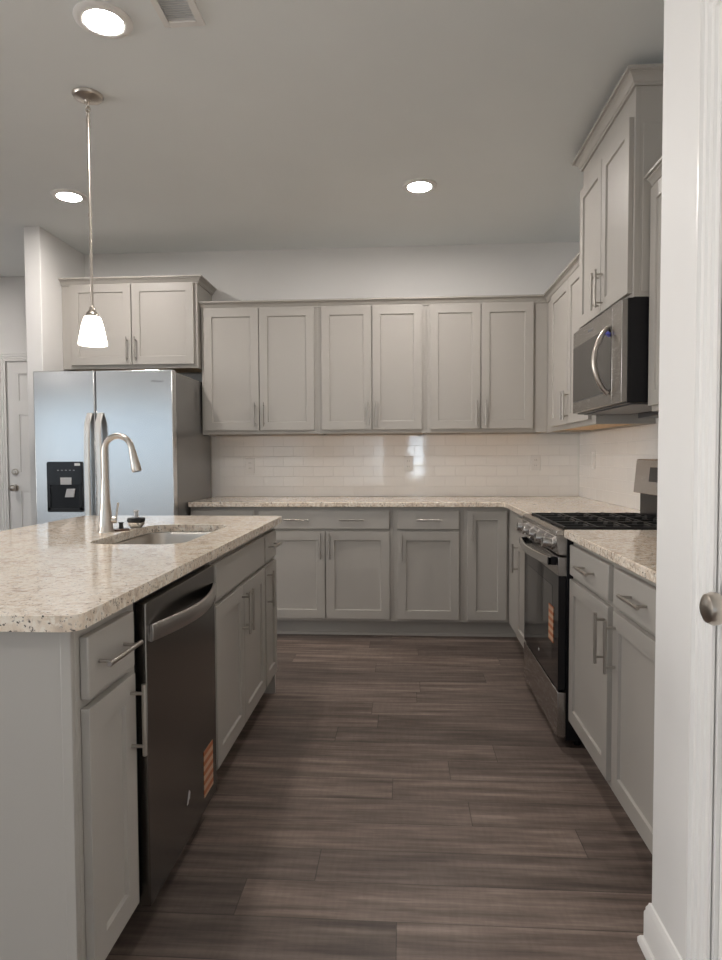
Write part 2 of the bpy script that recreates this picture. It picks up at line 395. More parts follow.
def knob_mesh(r=.030):
    return [(.0001, -.062), (r * .55, -.061), (r * .85, -.056), (r, -.046), (r * .95, -.036), (r * .7, -.028), (r * .42, -.022), (r * .38, -.008), (r * 1.0, -.006), (r * 1.08, -.002), (r * 1.08, 0)]
def panel_door(name, w, h, t, panels):
    """slab in local coords: x 0..w, front face at y=0 (faces -y)"""
    mb = MB().box(0, w, .009, t, 0, h)
    xs = sorted({0, w} | {p[0] for p in panels} | {p[1] for p in panels}); zs = sorted({0, h} | {p[2] for p in panels} | {p[3] for p in panels})
    for i in range(len(xs) - 1):
        for j in range(len(zs) - 1):
            x0, x1, z0, z1 = xs[i], xs[i + 1], zs[j], zs[j + 1]
            cx, cz = (x0 + x1) / 2, (z0 + z1) / 2
            if any(p[0] < cx < p[1] and p[2] < cz < p[3] for p in panels): continue
            mb.box(x0, x1, 0, .009, z0, z1)
    for x0, x1, z0, z1 in panels:
        a, bb = .018, .045
        q = [(x0 + a, .009, z0 + a), (x1 - a, .009, z0 + a), (x1 - a, .009, z1 - a), (x0 + a, .009, z1 - a), (x0 + bb, .002, z0 + bb), (x1 - bb, .002, z0 + bb), (x1 - bb, .002, z1 - bb), (x0 + bb, .002, z1 - bb)]
        mb.add(q, [(4, 5, 6, 7), (0, 1, 5, 4), (1, 2, 6, 5), (2, 3, 7, 6), (3, 0, 4, 7)])
    return mb
six = lambda w: [(.11, w / 2 - .05, .24, .92), (w / 2 + .05, w - .11, .24, .92), (.11, w / 2 - .05, 1.08, 1.58), (w / 2 + .05, w - .11, 1.08, 1.58), (.11, w / 2 - .05, 1.70, 1.93), (w / 2 + .05, w - .11, 1.70, 1.93)]
wd = DX1 - DX0 - .008
d1 = panel_door('door_1', wd, DH - .012, .042, six(wd)).build('door_1', M_trim, kind='structure')
d1.location = (DX0 + .004, YHALL + .012, .006)
RX = Matrix.Rotation(-PI / 2, 4, 'X')   # lathe axis z -> y ; profile -z goes to -y
def lathe_y(prof, cx, cy, cz, seg=28):
    return MB().lathe([(r, z) for r, z in prof], seg).xform(Matrix.Translation((cx, cy, cz)) @ Matrix.Rotation(-PI / 2, 4, 'X'))
lathe_y(knob_mesh(.028), .06, 0, .945).build('door_knob', M_nickel, d1)
lathe_y([(.0001, -.022), (.012, -.022), (.014, -.016), (.026, -.014), (.029, -.003), (.029, 0)], .06, 0, 1.083).build('deadbolt', M_nickel, d1)
MB().box(-.0035, .0005, .004, .03, .918, .972).build('latch_plate', M_nickel, d1)
wp = PY1 - PY0 - .034
d2 = panel_door('door_2', wp, 2.02, .036, six(wp)).build('door_2', M_trim, kind='structure')
# pantry door faces -X: local x runs along -Y from the latch side
d2.location = (XP + .012, PY1 - .017, .006); d2.rotation_euler = (0, 0, -PI / 2)
lathe_y(knob_mesh(.031), .049, 0, .919).build('door_knob', M_nickel, d2)
MB().box(-.006, .012, -.004, -.0002, .922, .956).build('strike_plate', M_nickel, d2)
b = MB().box(XP + .004, XP + .106, PY1 - .015, PY1, 0, 2.03).box(XP + .004, XP + .106, PY0, PY0 + .015, 0, 2.03).box(XP + .004, XP + .106, PY0, PY1, 2.03, 2.045)
struct('trim_3', b, M_trim)
b = MB().box(XP + .115, XR, PY0 - .3, PY0 - .2, 0, CEIL); struct('wall_closet', b, M_wall)

# ------------------------------------------------------------------ cabinets
def pull(mb_unused, parent, o, length, vertical, y0=-.019, out=.032, name='handle'):
    x, z = o; h = length / 2; y = y0 - out; q = h - .022
    mb = MB()
    if vertical:
        mb.tube([(x, y, z - h), (x, y, z + h)], .0055, 12)
        for s in (-q, q): mb.tube([(x, y0 + .0005, z + s), (x, y, z + s)], .0042, 10)
    else:
        mb.tube([(x - h, y, z), (x + h, y, z)], .0055, 12)
        for s in (-q, q): mb.tube([(x + s, y0 + .0005, z), (x + s, y, z)], .0042, 10)
    return mb.build(name, M_pull, parent)
def shaker(parent, x0, x1, z0, z1, rail=.057):
    t, rec = .019, .009; a = rail; c = rail + .0022
    y = -.0005
    vs = [(x0, -t, z0), (x1, -t, z0), (x1, -t, z1), (x0, -t, z1),
          (x0 + a, -t, z0 + a), (x1 - a, -t, z0 + a), (x1 - a, -t, z1 - a), (x0 + a, -t, z1 - a),
          (x0 + c, -t + rec, z0 + c), (x1 - c, -t + rec, z0 + c), (x1 - c, -t + rec, z1 - c), (x0 + c, -t + rec, z1 - c),
          (x0, y, z0), (x1, y, z0), (x1, y, z1), (x0, y, z1)]
    fs = [(8, 9, 10, 11), (12, 15, 14, 13)]
    for i in range(4):
        j = (i + 1) % 4
        fs += [(i, j, 4 + j, 4 + i), (4 + i, 4 + j, 8 + j, 8 + i), (12 + i, 12 + j, j, i)]
    return MB().add(vs, fs).build('door', M_cab, parent, bevel=.001)
def drawer(parent, x0, x1, z0, z1, name='drawer_front'):
    return MB().box(x0, x1, -.019, -.0005, z0, z1).build(name, M_cab, parent, bevel=.003)
CROWN = lambda z: [(0, z), (.009, z), (.009, z + .009), (.014, z + .012), (.018, z + .022), (.028, z + .030), (.032, z + .032), (.032, z + .036), (.042, z + .038), (.042, z + .048), (0, z + .048)]
def cabinet(name, label, loc, rz, w, z0, z1, depth, fronts, base=True, group=None, top=True, wood=True, cat='cabinet', toe_x0=0, toe_w=0):
    r = thing(name, label, cat, loc, rz, group)
    t = .016; y0, y1 = .019, depth
    b = MB().box(0, t, y0, y1, z0, z1).box(w - t, w, y0, y1, z0, z1).box(t, w - t, y1 - .008, y1, z0, z1)
    if top: b.box(t, w - t, y0, y1 - .008, z1 - t, z1)
    b.build('carcass', M_cab, r)
    MB().box(t, w - t, y0, y1 - .008, z0 + .012, z0 + .026).build('bottom_panel', M_cab if base else M_wood, r)
    # face frame is one board: the doors and drawer fronts lie on it
    MB().box(0, w, 0, y0, z0, z1).build('face_frame', M_cab, r, bevel=.001)
    if base: MB().box(toe_x0, w + toe_w, .075, .091, 0, z0 - .0005).box(toe_x0, w + toe_w, .063, .0752, 0, .018).build('toe_kick', M_cab, r)
    for f in fronts:
        if f[0] == 'door':
            _, x0, x1, a0, a1, h = f
            d = shaker(r, x0, x1, a0, a1)
            if h: pull(None, d, (h[0], h[1]), .17, True)
        else:
            _, x0, x1, a0, a1, hs = f
            d = drawer(r, x0, x1, a0, a1, 'drawer_front' if hs is not None else 'false_drawer_front')
            for hx in (hs or []): pull(None, d, (hx, (a0 + a1) / 2 + .002), .165, False)
    return r
ZB, ZT = .110, .875
DR = (.729, .850); DO = (.131, .711)
YF = 4.323
g_base = None
# back run, base
cabinet('base_cabinet', 'grey base cabinet against the fridge side, mostly hidden behind the island', (-1.44, YF, 0), 0, .4545, ZB, ZT, .60,
        [('drawer', .022, .436, *DR, [.229]), ('door', .022, .436, *DO, (.408, .62))])
cabinet('base_cabinet', 'wide grey base cabinet with two doors under one long two-handled drawer', (-.985, YF, 0), 0, .9125, ZB, ZT, .60,
        [('drawer', .020, .886, *DR, [.27, .637]), ('door', .020, .457, *DO, (.430, .617)), ('door', .464, .886, *DO, (.491, .617))])
cabinet('base_cabinet', 'grey base cabinet with a single door below one short drawer, on the back wall', (-.072, YF, 0), 0, .4565, ZB, ZT, .60,
        [('drawer', .025, .430, *DR, [.232]), ('door', .025, .430, *DO, (.056, .608))])
cabinet('corner_cabinet', 'grey corner base cabinet with one tall narrow door and no drawer', (.385, YF, 0), 0, .298, ZB, ZT, .60,
        [('door', .027, .281, .131, .846, (.056, .742))], toe_w=.06)
# right run, base : local x runs towards the camera (-Y)
XF = XR - .61
cabinet('base_cabinet', 'narrow grey base cabinet between the inside corner and the range', (XF, YF - .0005, 0), -PI / 2, YF - 3.475, ZB, ZT, .60,
        [('drawer', .40, .826, *DR, [.613]), ('door', .40, .826, *DO, (.446, .607))], toe_x0=-.085)
YN = 2.694
cabinet('base_cabinet', 'grey base cabinet with drawer and door just beside the range front', (XF, YN, 0), -PI / 2, .5425, ZB, ZT, .60,
        [('drawer', .016, .515, *DR, [.292]), ('door', .016, .515, *DO, (.487, .60))], group=None)
cabinet('base_cabinet', 'grey base cabinet with drawer and door cut off by the white pantry wall', (XF, YN - .543, 0), -PI / 2, .5425, ZB, ZT, .60,
        [('drawer', .024, .523, *DR, [.254]), ('door', .024, .523, *DO, (.052, .60))])
# back run, wall cabinets
YU, ZU0, ZU1 = YB - .305, 1.3715, 2.29
UD = (1.399, 2.2575); UH = 1.508
def crown(parent, path, z=2.260, **k): return sweep(path, CROWN(z), **k).build('crown_moulding', M_cab, parent)
u1 = cabinet('wall_cabinet', 'grey two-door wall cabinet beside the fridge and over the end of the counter', (-1.444, YU, 0), 0, .835, ZU0, ZU1, .302,
        [('door', .022, .415, *UD, (.387, UH)), ('door', .4215, .811, *UD, (.450, UH))], base=False)
crown(u1, [(0, 0), (.835, 0)])
u2 = cabinet('wall_cabinet', 'grey two-door wall cabinet in the middle of the back wall row', (-.6085, YU, 0), 0, .7615, ZU0, ZU1, .302,
        [('door', .027, .380, *UD, (.352, UH)), ('door', .3865, .733, *UD, (.415, UH))], base=False)
crown(u2, [(0, 0), (.7615, 0)])
u3 = cabinet('wall_cabinet', 'grey two-door wall cabinet on the back wall next to the inside corner', (.1535, YU, 0), 0, .8345, ZU0, ZU1, .302,
        [('door', .026, .374, *UD, (.345, UH)), ('door', .3805, .735, *UD, (.409, UH))], base=False)
crown(u3, [(0, 0), (.8345, 0)], n_end=(-1, 0))
XU = XR - .305
r1 = cabinet('wall_cabinet', 'grey two-door wall cabinet on the range wall between the corner and the microwave', (XU, YU - .0005, 0), -PI / 2, YU - 3.4695, ZU0, ZU1, .302,
        [('door', .178, .625, *UD, (.597, UH)), ('door', .632, 1.08, *UD, (.660, UH))], base=False)
crown(r1, [(0, 0), (YU - 3.4695, 0)], n_start=(1, 0))
XT = .913
tc_ = cabinet('wall_cabinet', 'tall grey two-door wall cabinet above the microwave, reaching nearly to the ceiling', (XT, 3.467, 0), -PI / 2, .762, 1.8405, 2.70, XR - XT - .003,
        [('door', .012, .377, 1.858, 2.55, (.349, 1.962)), ('door', .3835, .745, 1.858, 2.55, (.411, 1.962))], base=False)
sweep([(0, .37), (0, 0), (.762, 0), (.762, .37)], [(o * 1.1, 2.658 + (z - 2.26) * 1.22) for o, z in CROWN(2.26)]).build('crown_moulding', M_cab, tc_)
MB().box(.762, .766, .03, .37, 1.86, 2.52).build('side_panel', M_cab, tc_, bevel=.0015)
r2 = cabinet('wall_cabinet', 'grey wall cabinet hung between the microwave and the white pantry wall', (XU, 2.7045, 0), -PI / 2, 1.10, ZU0 + .012, ZU1, .302,
        [('door', .010, .54, 1.405, 2.2575, (.512, UH)), ('door', .56, 1.08, 1.405, 2.2575, (.59, UH))], base=False)
crown(r2, [(0, 0), (1.10, 0)])
YFC = 4.575
fc = cabinet('wall_cabinet', 'short grey two-door cabinet above the fridge', (-2.4385, YFC, 0), 0, .986, 1.842, 2.462, YB - YFC - .003,
        [('door', .072, .511, 1.868, 2.436, (.483, 1.975)), ('door', .517, .962, 1.868, 2.436, (.545, 1.975))], base=False)
sweep([(0, 0), (.986, 0), (.986, .35)], CROWN(2.432)).build('crown_moulding', M_cab, fc)

# island (faces +X): local x runs away from the camera (+Y)
XI = -.662
i1 = cabinet('island_cabinet', 'narrow grey island cabinet with drawer and door in front of the dishwasher', (XI, 1.262, 0), PI / 2, .285, ZB, ZT, .60,
        [('drawer', .016, .245, .713, .844, [.125]), ('door', .016, .245, .131, .695, (.217, .592))])
p1 = MB().box(-.014, -.0005, .0, .60, 0.0, ZT).build('end_panel', M_cab, i1, bevel=.0015)
MB().box(-.0175, -.0142, .0, .022, 0.0, ZT).build('corner_batten', M_cab, p1, bevel=.0015)
i2 = cabinet('island_cabinet', 'wide two-door grey sink cabinet in the island past the dishwasher', (XI, 2.172, 0), PI / 2, .805, ZB, ZT, .60,
        [('drawer', .012, .789, .716, .846, None), ('door', .012, .396, .131, .697, (.368, .592)), ('door', .402, .789, .131, .697, (.430, .592))], top=False)
i3 = cabinet('island_cabinet', 'narrow grey island cabinet with drawer and door at the end facing the back wall', (XI, 2.9775, 0), PI / 2, .285, ZB, ZT, .60,
        [('drawer', .012, .262, .716, .846, [.135]), ('door', .012, .262, .131, .697, (.04, .592))])
b = MB().box(XI - .625, XI - .607, 1.245, 3.262, 0, ZT).box(XI - .600, XI, 3.2635, 3.281, 0, ZT)
tag(b.build('island_back_panel', M_cab, bevel=.0015), 'plain grey panel closing the back of the island', 'panel')

# ------------------------------------------------------------------ countertops
def arc(cx, cy, r, a0, a1, n=8): return [(cx + r * math.cos(math.radians(a0 + (a1 - a0) * i / n)), cy + r * math.sin(math.radians(a0 + (a1 - a0) * i / n))) for i in range(n + 1)]
def rrect(x0, x1, y0, y1, r, n=8):
    return arc(x1 - r, y0 + r, r, -90, 0, n) + arc(x1 - r, y1 - r, r, 0, 90, n) + arc(x0 + r, y1 - r, r, 90, 180, n) + arc(x0 + r, y0 + r, r, 180, 270, n)
def slab(name, outer, holes, z0, z1, label, cat, bevel=.004):
    bm = bmesh.new()
    tops = []
    loops = [outer] + holes
    es = []; rings = []
    for lp in loops:
        vs = [bm.verts.new((x, y, z1)) for x, y in lp]
        rings.append(vs)
        es += [bm.edges.new((vs[i], vs[(i + 1) % len(vs)])) for i in range(len(vs))]
    res = bmesh.ops.triangle_fill(bm, use_beauty=True, use_dissolve=False, edges=es)
    tf = [f for f in res['geom'] if isinstance(f, bmesh.types.BMFace)]
    low = {}
    for vs in rings:
        for v in vs: low[v] = bm.verts.new((v.co.x, v.co.y, z0))
    for f in tf: bm.faces.new([low[v] for v in reversed(f.verts)])
    for vs in rings:
        for i in range(len(vs)):
            a, b2 = vs[i], vs[(i + 1) % len(vs)]; bm.faces.new((a, b2, low[b2], low[a]))
    bmesh.ops.recalc_face_normals(bm, faces=bm.faces)
    me = bpy.data.meshes.new(name); bm.to_mesh(me); bm.free(); me.materials.append(M_granite)
    me.polygons.foreach_set('use_smooth', [True] * len(me.polygons)); me.set_sharp_from_angle(angle=math.radians(35))
    o = bpy.data.objects.new(name, me); C.objects.link(o)
    bv = o.modifiers.new('edge', 'BEVEL'); bv.width = bevel; bv.segments = 3; bv.limit_method = 'ANGLE'; bv.angle_limit = math.radians(50)
    return tag(o, label, cat)
ZC0, ZC1 = .876, .908
SX0, SX1, SY0, SY1 = -1.125, -.772, 2.205, 2.865
slab('countertop', rrect(-1.665, -.620, 1.195, 3.305, .035), [rrect(SX0, SX1, SY0, SY1, .085)], ZC0, ZC1, 'large speckled cream granite top of the island, with the sink cut into it', 'countertop')
CF = YF - .038; CX = XF - .038
slab('countertop', [(-1.444, YB - .001), (-1.444, CF)] + [(CX - .02, CF)] + [(CX - .02 + .02 * math.sin(a), CF - .02 + .02 * math.cos(a)) for a in (0.4, .8, 1.2, 1.57)] + [(CX, 3.472), (XR - .001, 3.472), (XR - .001, YB - .001)], [], ZC0, ZC1,
     'L-shaped speckled granite countertop running along the back wall to the range', 'countertop')
slab('countertop', [(CX, YP + .002), (XR - .001, YP + .002), (XR - .001, 2.7), (CX, 2.7)], [], ZC0, ZC1, 'short speckled granite countertop between the range and the pantry wall', 'countertop')

# ------------------------------------------------------------------ sink and tap
r = thing('kitchen_sink', 'undermount stainless steel sink set into the island top', 'sink', ((SX0 + SX1) / 2, (SY0 + SY1) / 2, .67))
cx, cy = r.location.x, r.location.y
def loop(inset, rad, z): return [(x - cx, y - cy, z - .67) for x, y in rrect(SX0 + inset, SX1 - inset, SY0 + inset, SY1 - inset, rad)]
rings = [loop(-.012, .095, .8755), loop(-.012, .095, .873), loop(.0, .085, .873), loop(.004, .08, .86), loop(.008, .07, .72), loop(.02, .045, .690), loop(.045, .04, .680)]
b = MB(); nn = len(rings[0])
vs = [q for rg in rings for q in rg]; fs = [(i * nn + j, i * nn + (j + 1) % nn, (i + 1) * nn + (j + 1) % nn, (i + 1) * nn + j) for i in range(len(rings) - 1) for j in range(nn)]
fs.append(tuple((len(rings) - 1) * nn + j for j in range(nn)))
rings2 = [loop(-.012, .095, .8715), loop(-.002, .085, .8715), loop(.0015, .08, .86), loop(.0055, .07, .72), loop(.018, .045, .688), loop(.045, .04, .678)]
b.add(vs, fs); b.build('bowl', M_sink, r)
MB().lathe([(.0001, .012), (.03, .011), (.042, .0125), (.045, .0105), (.045, .010)], 28).build('drain', M_chrome, r)

FX, FY = -1.207, 2.57
r = thing('faucet', 'tall brushed nickel gooseneck faucet with pull-down spray head on the island', 'faucet', (FX, FY, ZC1))
b = MB().lathe([(.032, 0), (.032, .004), (.0285, .010), (.0265, .035), (.022, .085), (.017, .14), (.0145, .185), (.0135, .21)], 28); b.build('body', M_nickel, r)
R0, ZA = .057, .331
pts = [(0, 0, .205), (0, 0, .27), (0, 0, .31)] + [(R0 - R0 * math.cos(math.radians(t)), 0, ZA + R0 * math.sin(math.radians(t))) for t in range(0, 169, 12)]
end = Vector(pts[-1]); dr = Vector((math.sin(math.radians(12)), 0, -math.cos(math.radians(12))))
pts.append(tuple(end + dr * .012))
b = MB().tube(pts, .0118, 18); b.build('spout', M_nickel, r)
s0 = end + dr * .012; s1 = s0 + dr * .088
b = MB().tube([tuple(s0), tuple(s0 + dr * .003), tuple(s0 + dr * .02), tuple(s0 + dr * .080), tuple(s1)], [.0128, .0135, .0145, .0195, .0185], 20)
sh = b.build('spray_head', M_nickel, r)
MB().tube([tuple(s1 - dr * .0005), tuple(s1 + dr * .0015)], .0155, 20).build('nozzle', M_rubber, sh)
b = MB().tube([(.012, .004, .048), (.040, .012, .048)], [.0135, .0135], 16)
hb = b.build('valve_hub', M_nickel, r)
MB().tube([(.038, .011, .055), (.042, .012, .085), (.047, .0135, .118)], [.004, .0036, .0042], 10).build('lever', M_nickel, hb)
r = thing('sink_stopper', 'small bronze and black drain stopper lying at the foot of the faucet', 'stopper', (-1.168, 2.625, ZC1))
MB().lathe([(.034, 0), (.034, .004), (.030, .007), (.010, .008), (.0001, .008)], 24).build('disc', M_brown, r)
MB().lathe([(.0001, .0075), (.0095, .0075), (.008, .030), (.012, .034), (.0001, .035)], 16).build('stem', M_rubber, r)
r = thing('sink_strainer', 'small steel and black basket strainer standing behind the faucet', 'strainer', (-1.150, 2.735, ZC1))
MB().lathe([(.022, 0), (.027, .004), (.034, .016), (.036, .024), (.030, .026), (.0001, .026)], 24).build('basket', M_chrome, r)
MB().lathe([(.0001, .0255), (.036, .0265), (.038, .031), (.036, .042), (.012, .044), (.0001, .044)], 24).build('gasket', M_rubber, r)
MB().lathe([(.0001, .0435), (.010, .044), (.009, .066), (.012, .070), (.010, .076), (.0001, .077)], 16).build('post', M_clear, r)

# ------------------------------------------------------------------ refrigerator
FR0, FR1, FYF = -2.362, -1.452, 4.05
r = thing('refrigerator', 'side-by-side stainless steel refrigerator with black ice and water dispenser', 'refrigerator', (FR0, FYF, 0))
w = FR1 - FR0; sp_ = .4065
MB().box(.004, w - .004, .066, .82, .035, 1.752).build('body', M_fside, r, bevel=.004)
MB().box(.012, w - .012, .075, .10, .0, .034).build('base_grille', M_black, r)
def fdoor(x0, x1, name):
    n = 10; bow = .0012
    poly = [(x0, .060), (x0, .006)] + [(x0 + .004 + (x1 - x0 - .008) * i / n, -bow * math.sin(PI * i / n)) for i in range(n + 1)] + [(x1, .006), (x1, .060)]
    return MB().prism(poly, 'z', .05, 1.76).build(name, M_fridge, r, bevel=.003, angle=40)
dl = fdoor(0, sp_ - .0035, 'freezer_door'); drt = fdoor(sp_ + .0035, w, 'fridge_door')
def fhandle(parent, x, s):
    n = 14; z0, z1 = .60, 1.493; vs = []
    for i in range(n + 1):
        t = i / n; z = z0 + (z1 - z0) * t
        y = -.012 - .040 * min(1, math.sin(PI * t) * 4)
        hw = .0185 ; xx = x + s * .006 * math.sin(PI * t)
        vs += [(xx - hw, y + .012, z), (xx + hw, y + .012, z), (xx + hw, y + .002, z), (xx + hw * .6, y - .004, z), (xx - hw * .6, y - .004, z), (xx - hw, y + .002, z)]
    fs = [(i * 6 + j, i * 6 + (j + 1) % 6, (i + 1) * 6 + (j + 1) % 6, (i + 1) * 6 + j) for i in range(n) for j in range(6)] + [tuple(range(6)), tuple(n * 6 + j for j in range(5, -1, -1))]
    MB().add(vs, fs).build('handle', M_chromeish, parent, bevel=.002)
M_chromeish = mat('satin_handle_steel', (.86, .85, .82), .34, .55)
fhandle(dl, sp_ - .032, -1); fhandle(drt, sp_ + .036, 1)
# dispenser: black surround with an open niche
X0, X1, Z0, Z1 = .083, .318, .863, 1.185
y0 = -.0115
dp = MB()
dp.prism([(x, z) for x, z in rrect(X0, X1, 1.035, Z1, .012)], 'y', y0, -.002)
dp.box(X0 + .006, X0 + .022, y0, -.002, Z0 + .012, 1.04).box(X1 - .022, X1 - .006, y0, -.002, Z0 + .012, 1.04)
dp.prism([(x, z) for x, z in rrect(X0, X1, Z0, Z0 + .03, .010)], 'y', y0, -.002)
dp.box(X0, X0 + .01, y0, -.002, Z0 + .012, 1.05).box(X1 - .01, X1, y0, -.002, Z0 + .012, 1.05)
dsp = dp.build('dispenser', M_glass, r, bevel=.0015)
MB().box(X0 + .02, X1 - .02, -.0055, -.0045, Z0 + .02, 1.05).build('niche', M_black, dsp)
MB().box(X1 - .050, X1 - .014, y0 - .0008, y0 - .0002, Z1 - .026, Z1 - .010).build('white_tag', M_white, dsp)
MB().box(X0 + .092, X0 + .165, y0 - .006, y0 - .0002, 1.038, 1.084).build('water_paddle', M_clear, dsp, bevel=.002)
MB().prism([(X0 + .118, .958), (X0 + .178, .958), (X0 + .186, 1.012), (X0 + .132, 1.012)], 'y', y0 - .004, -.0058).build('ice_paddle', M_clear, dsp, bevel=.002)
for i in range(5): MB().box(X0 + .07 + i * .026, X0 + .082 + i * .026, y0 - .0006, y0 - .0002, 1.128, 1.1325).build('button_mark', M_grey_ink, dsp)
text('Whirlpool', .019, 'lettering', M_silver_ink, drt, (w - .098, -.0047, 1.689), (PI / 2, 0, 0))

# ------------------------------------------------------------------ range
RW = .758; RY = 3.469
r = thing('gas_range', 'freestanding stainless gas range with black grates and oven door', 'stove', (.70, RY, 0), -PI / 2)
MB().box(0, RW, -.037, .575, .03, .880).build('body', M_black, r, bevel=.002)
for x in (.04, RW - .04):
    for y in (.02, .53): MB().tube([(x, y, 0), (x, y, .031)], .014, 12).build('foot', M_black, r)
b = MB().prism([(-.082, .8805), (.515, .8805), (.515, .896), (-.048, .896), (-.054, .906), (-.072, .906), (-.082, .899)], 'x', -.0, RW); b.build('cooktop', M_steel, r, bevel=.002)
MB().box(.02, RW - .02, -.044, .50, .8962, .8975).build('burner_tray', M_black, r)
b = MB().prism([(-.0375, .802), (-.072, .802), (-.084, .876), (-.082, .880), (-.0375, .880)], 'x', 0, RW); cp = b.build('control_panel', M_steel, r, bevel=.0015)
for i in range(5):
    x = .075 + i * (RW - .15) / 4
    b = MB().tube([(x, -.076, .841), (x, -.084, .842), (x, -.087, .8425), (x, -.119, .847), (x, -.122, .8475)], [.028, .028, .0235, .0215, .020], 22)
    kn = b.build('knob', M_steel, cp)
    MB().box(x - .0015, x + .0015, -.1232, -.1218, .847, .864).build('pointer', M_slot, kn)
DT, DB = .792, .242
y0, yf = -.0375, -.072
b = MB().box(0, RW, yf, y0, .715, DT)
od = b.build('oven_door', M_steel, r, bevel=.0015)
MB().box(.0005, RW - .0005, yf + .001, y0 - .001, DB + .0, .7147).build('glass_panel', M_glass, od, bevel=.001)
MB().box(.11, RW - .11, yf + .0002, yf + .001, .33, .655).build('oven_window', M_window, od)
hv = []
n = 20
def bowstrip(x0, x1, zc, hh, y_base, bow, th, flat=1.6, n=24):
    vs = []
    for i in range(n + 1):
        t = i / n; x = x0 + (x1 - x0) * t
        y = y_base - bow * min(1, flat * math.sin(PI * t)) if flat > 1 else y_base - bow * math.sin(PI * t)
        vs += [(x, y, zc - hh), (x, y - th * .7, zc - hh), (x, y - th, zc - hh + .004), (x, y - th, zc + hh - .004), (x, y - th * .7, zc + hh), (x, y, zc + hh)]
    fs = [(i * 6 + j, i * 6 + (j + 1) % 6, (i + 1) * 6 + (j + 1) % 6, (i + 1) * 6 + j) for i in range(n) for j in range(6)] + [tuple(range(6)), tuple(n * 6 + j for j in range(5, -1, -1))]
    return MB().add(vs, fs)
ov = bowstrip(.035, RW - .035, .772, .019, yf - .022, .030, .010, flat=1)
oh = ov.build('handle', M_fridge, od, bevel=.001)
for x in (.046, RW - .046): MB().box(x - .011, x + .011, yf - .034, yf + .0002, .755, .789).build('end_cap', M_black, oh, bevel=.002)
MB().box(.590, .678, yf - .0016, yf - .0002, .415, .568).build('paper_label', M_sticker, od)
text('W', .018, 'emblem', M_white_ink, od, (RW / 2, yf - .0002, .30), (PI / 2, 0, 0))
MB().box(0, RW, -.072, -.0375, .045, .232).build('storage_drawer', M_steel, r, bevel=.002)
# grates and burners
def grate(x0, x1):
    b = MB(); t = .006; z0, z1 = .903, .914; ya, yb = -.042, .495
    for x in (x0 + t, x1 - t, (x0 + x1) / 2): b.box(x - t, x + t, ya, yb, z0, z1)
    for y in (ya + t, .10, .23, .36, yb - t): b.box(x0, x1, y - t, y + t, z0, z1)
    for x in (x0 + t, x1 - t):
        for y in (ya + t, .248, yb - t): b.box(x - t, x + t, y - t, y + t, .8975, z0)
    for y in (.06, .186, .31, .435):
        for s, xa in ((1, x0 + t), (-1, x1 - t)):
            b.add([(xa, y - t, z0), (xa, y + t, z0), (xa + s * .07, y - t, z0 + .002), (xa + s * .07, y + t, z0 + .002), (xa, y - t, z1 + .003), (xa, y + t, z1 + .003), (xa + s * .07, y - t, z1 + .006), (xa + s * .07, y + t, z1 + .006)],
                  [(0, 1, 3, 2), (4, 6, 7, 5), (0, 2, 6, 4), (1, 5, 7, 3), (0, 4, 5, 1), (2, 3, 7, 6)])
    return b
for i in range(3):
    g = grate(.034 + i * .231, .034 + i * .231 + .227).build('grate', M_iron, r, bevel=.0015)
for x, y in ((.145, .125), (.145, .37), (RW / 2, .248), (RW - .145, .125), (RW - .145, .37)):
    MB().lathe([(.0001, .9085), (.030, .9085), (.034, .907), (.034, .904), (.045, .903), (.048, .8976), (.0001, .8976)], 24, (x, y, 0)).build('burner', M_iron, r)
# back guard
MB().prism([(.516, .881), (.575, .881), (.575, 1.02), (.516, 1.02)], 'x', .0, RW).build('riser', M_black, r, bevel=.002)
bgd = MB().prism([(.482, 1.018), (.575, 1.018), (.575, 1.190), (.505, 1.190), (.497, 1.186)], 'x', -.002, RW).build('backguard', M_steel, r, bevel=.003)
sl = math.atan2(.015, .168)
MB().box(.20, RW - .20, -.0012, .002, -.035, .035).xform(Matrix.Translation((0, .4895, 1.115)) @ Matrix.Rotation(-sl, 4, 'X')).build('display', M_glass, bgd)

# ------------------------------------------------------------------ microwave
MW = .756; MX = .890
r = thing('microwave', 'over-the-range stainless microwave with curved handle', 'microwave', (MX, 3.465, 1.42), -PI / 2)
H = .4195
MB().box(0, MW, .004, XR - MX - .01, 0, H - .001).build('body', M_black, r, bevel=.002)
MB().box(.03, MW - .03, .03, .26, -.006, -.0003).build('underside_vent', M_darkgrey, r, bevel=.001)
MB().box(.10, MW - .08, .275, .365, -.028, -.0003).build('grease_filter_housing', M_darkgrey, r, bevel=.002)
md = MB().box(0, .632, -.020, .0035, .005, H - .006).build('door', M_mw, r, bevel=.002)
MB().box(.634, MW, -.020, .0035, .005, H - .006).build('control_panel', M_mw, r, bevel=.002)
MB().box(.005, .622, -.0212, -.0198, .062, H - .085).build('window', M_mwin, md)
MB().box(.004, .60, -.0208, -.0196, .058, .070).build('lower_band', M_darkgrey, md)
pts = []
for i in range(17):
    t = i / 16; pts.append((.590, -.024 - .058 * math.sin(PI * t) ** .8, .052 + .280 * t))
mh = MB().tube(pts, .0105, 14).build('handle', M_nickel, md)
MB().tube([(.604, -.0215, .306), (.604, -.030, .296)], .0125, 12).build('film_tab', M_blue, mh)
text('Whirlpool', .018, 'lettering', M_grey_ink, md, (.31, -.0204, H - .045), (PI / 2, 0, 0))

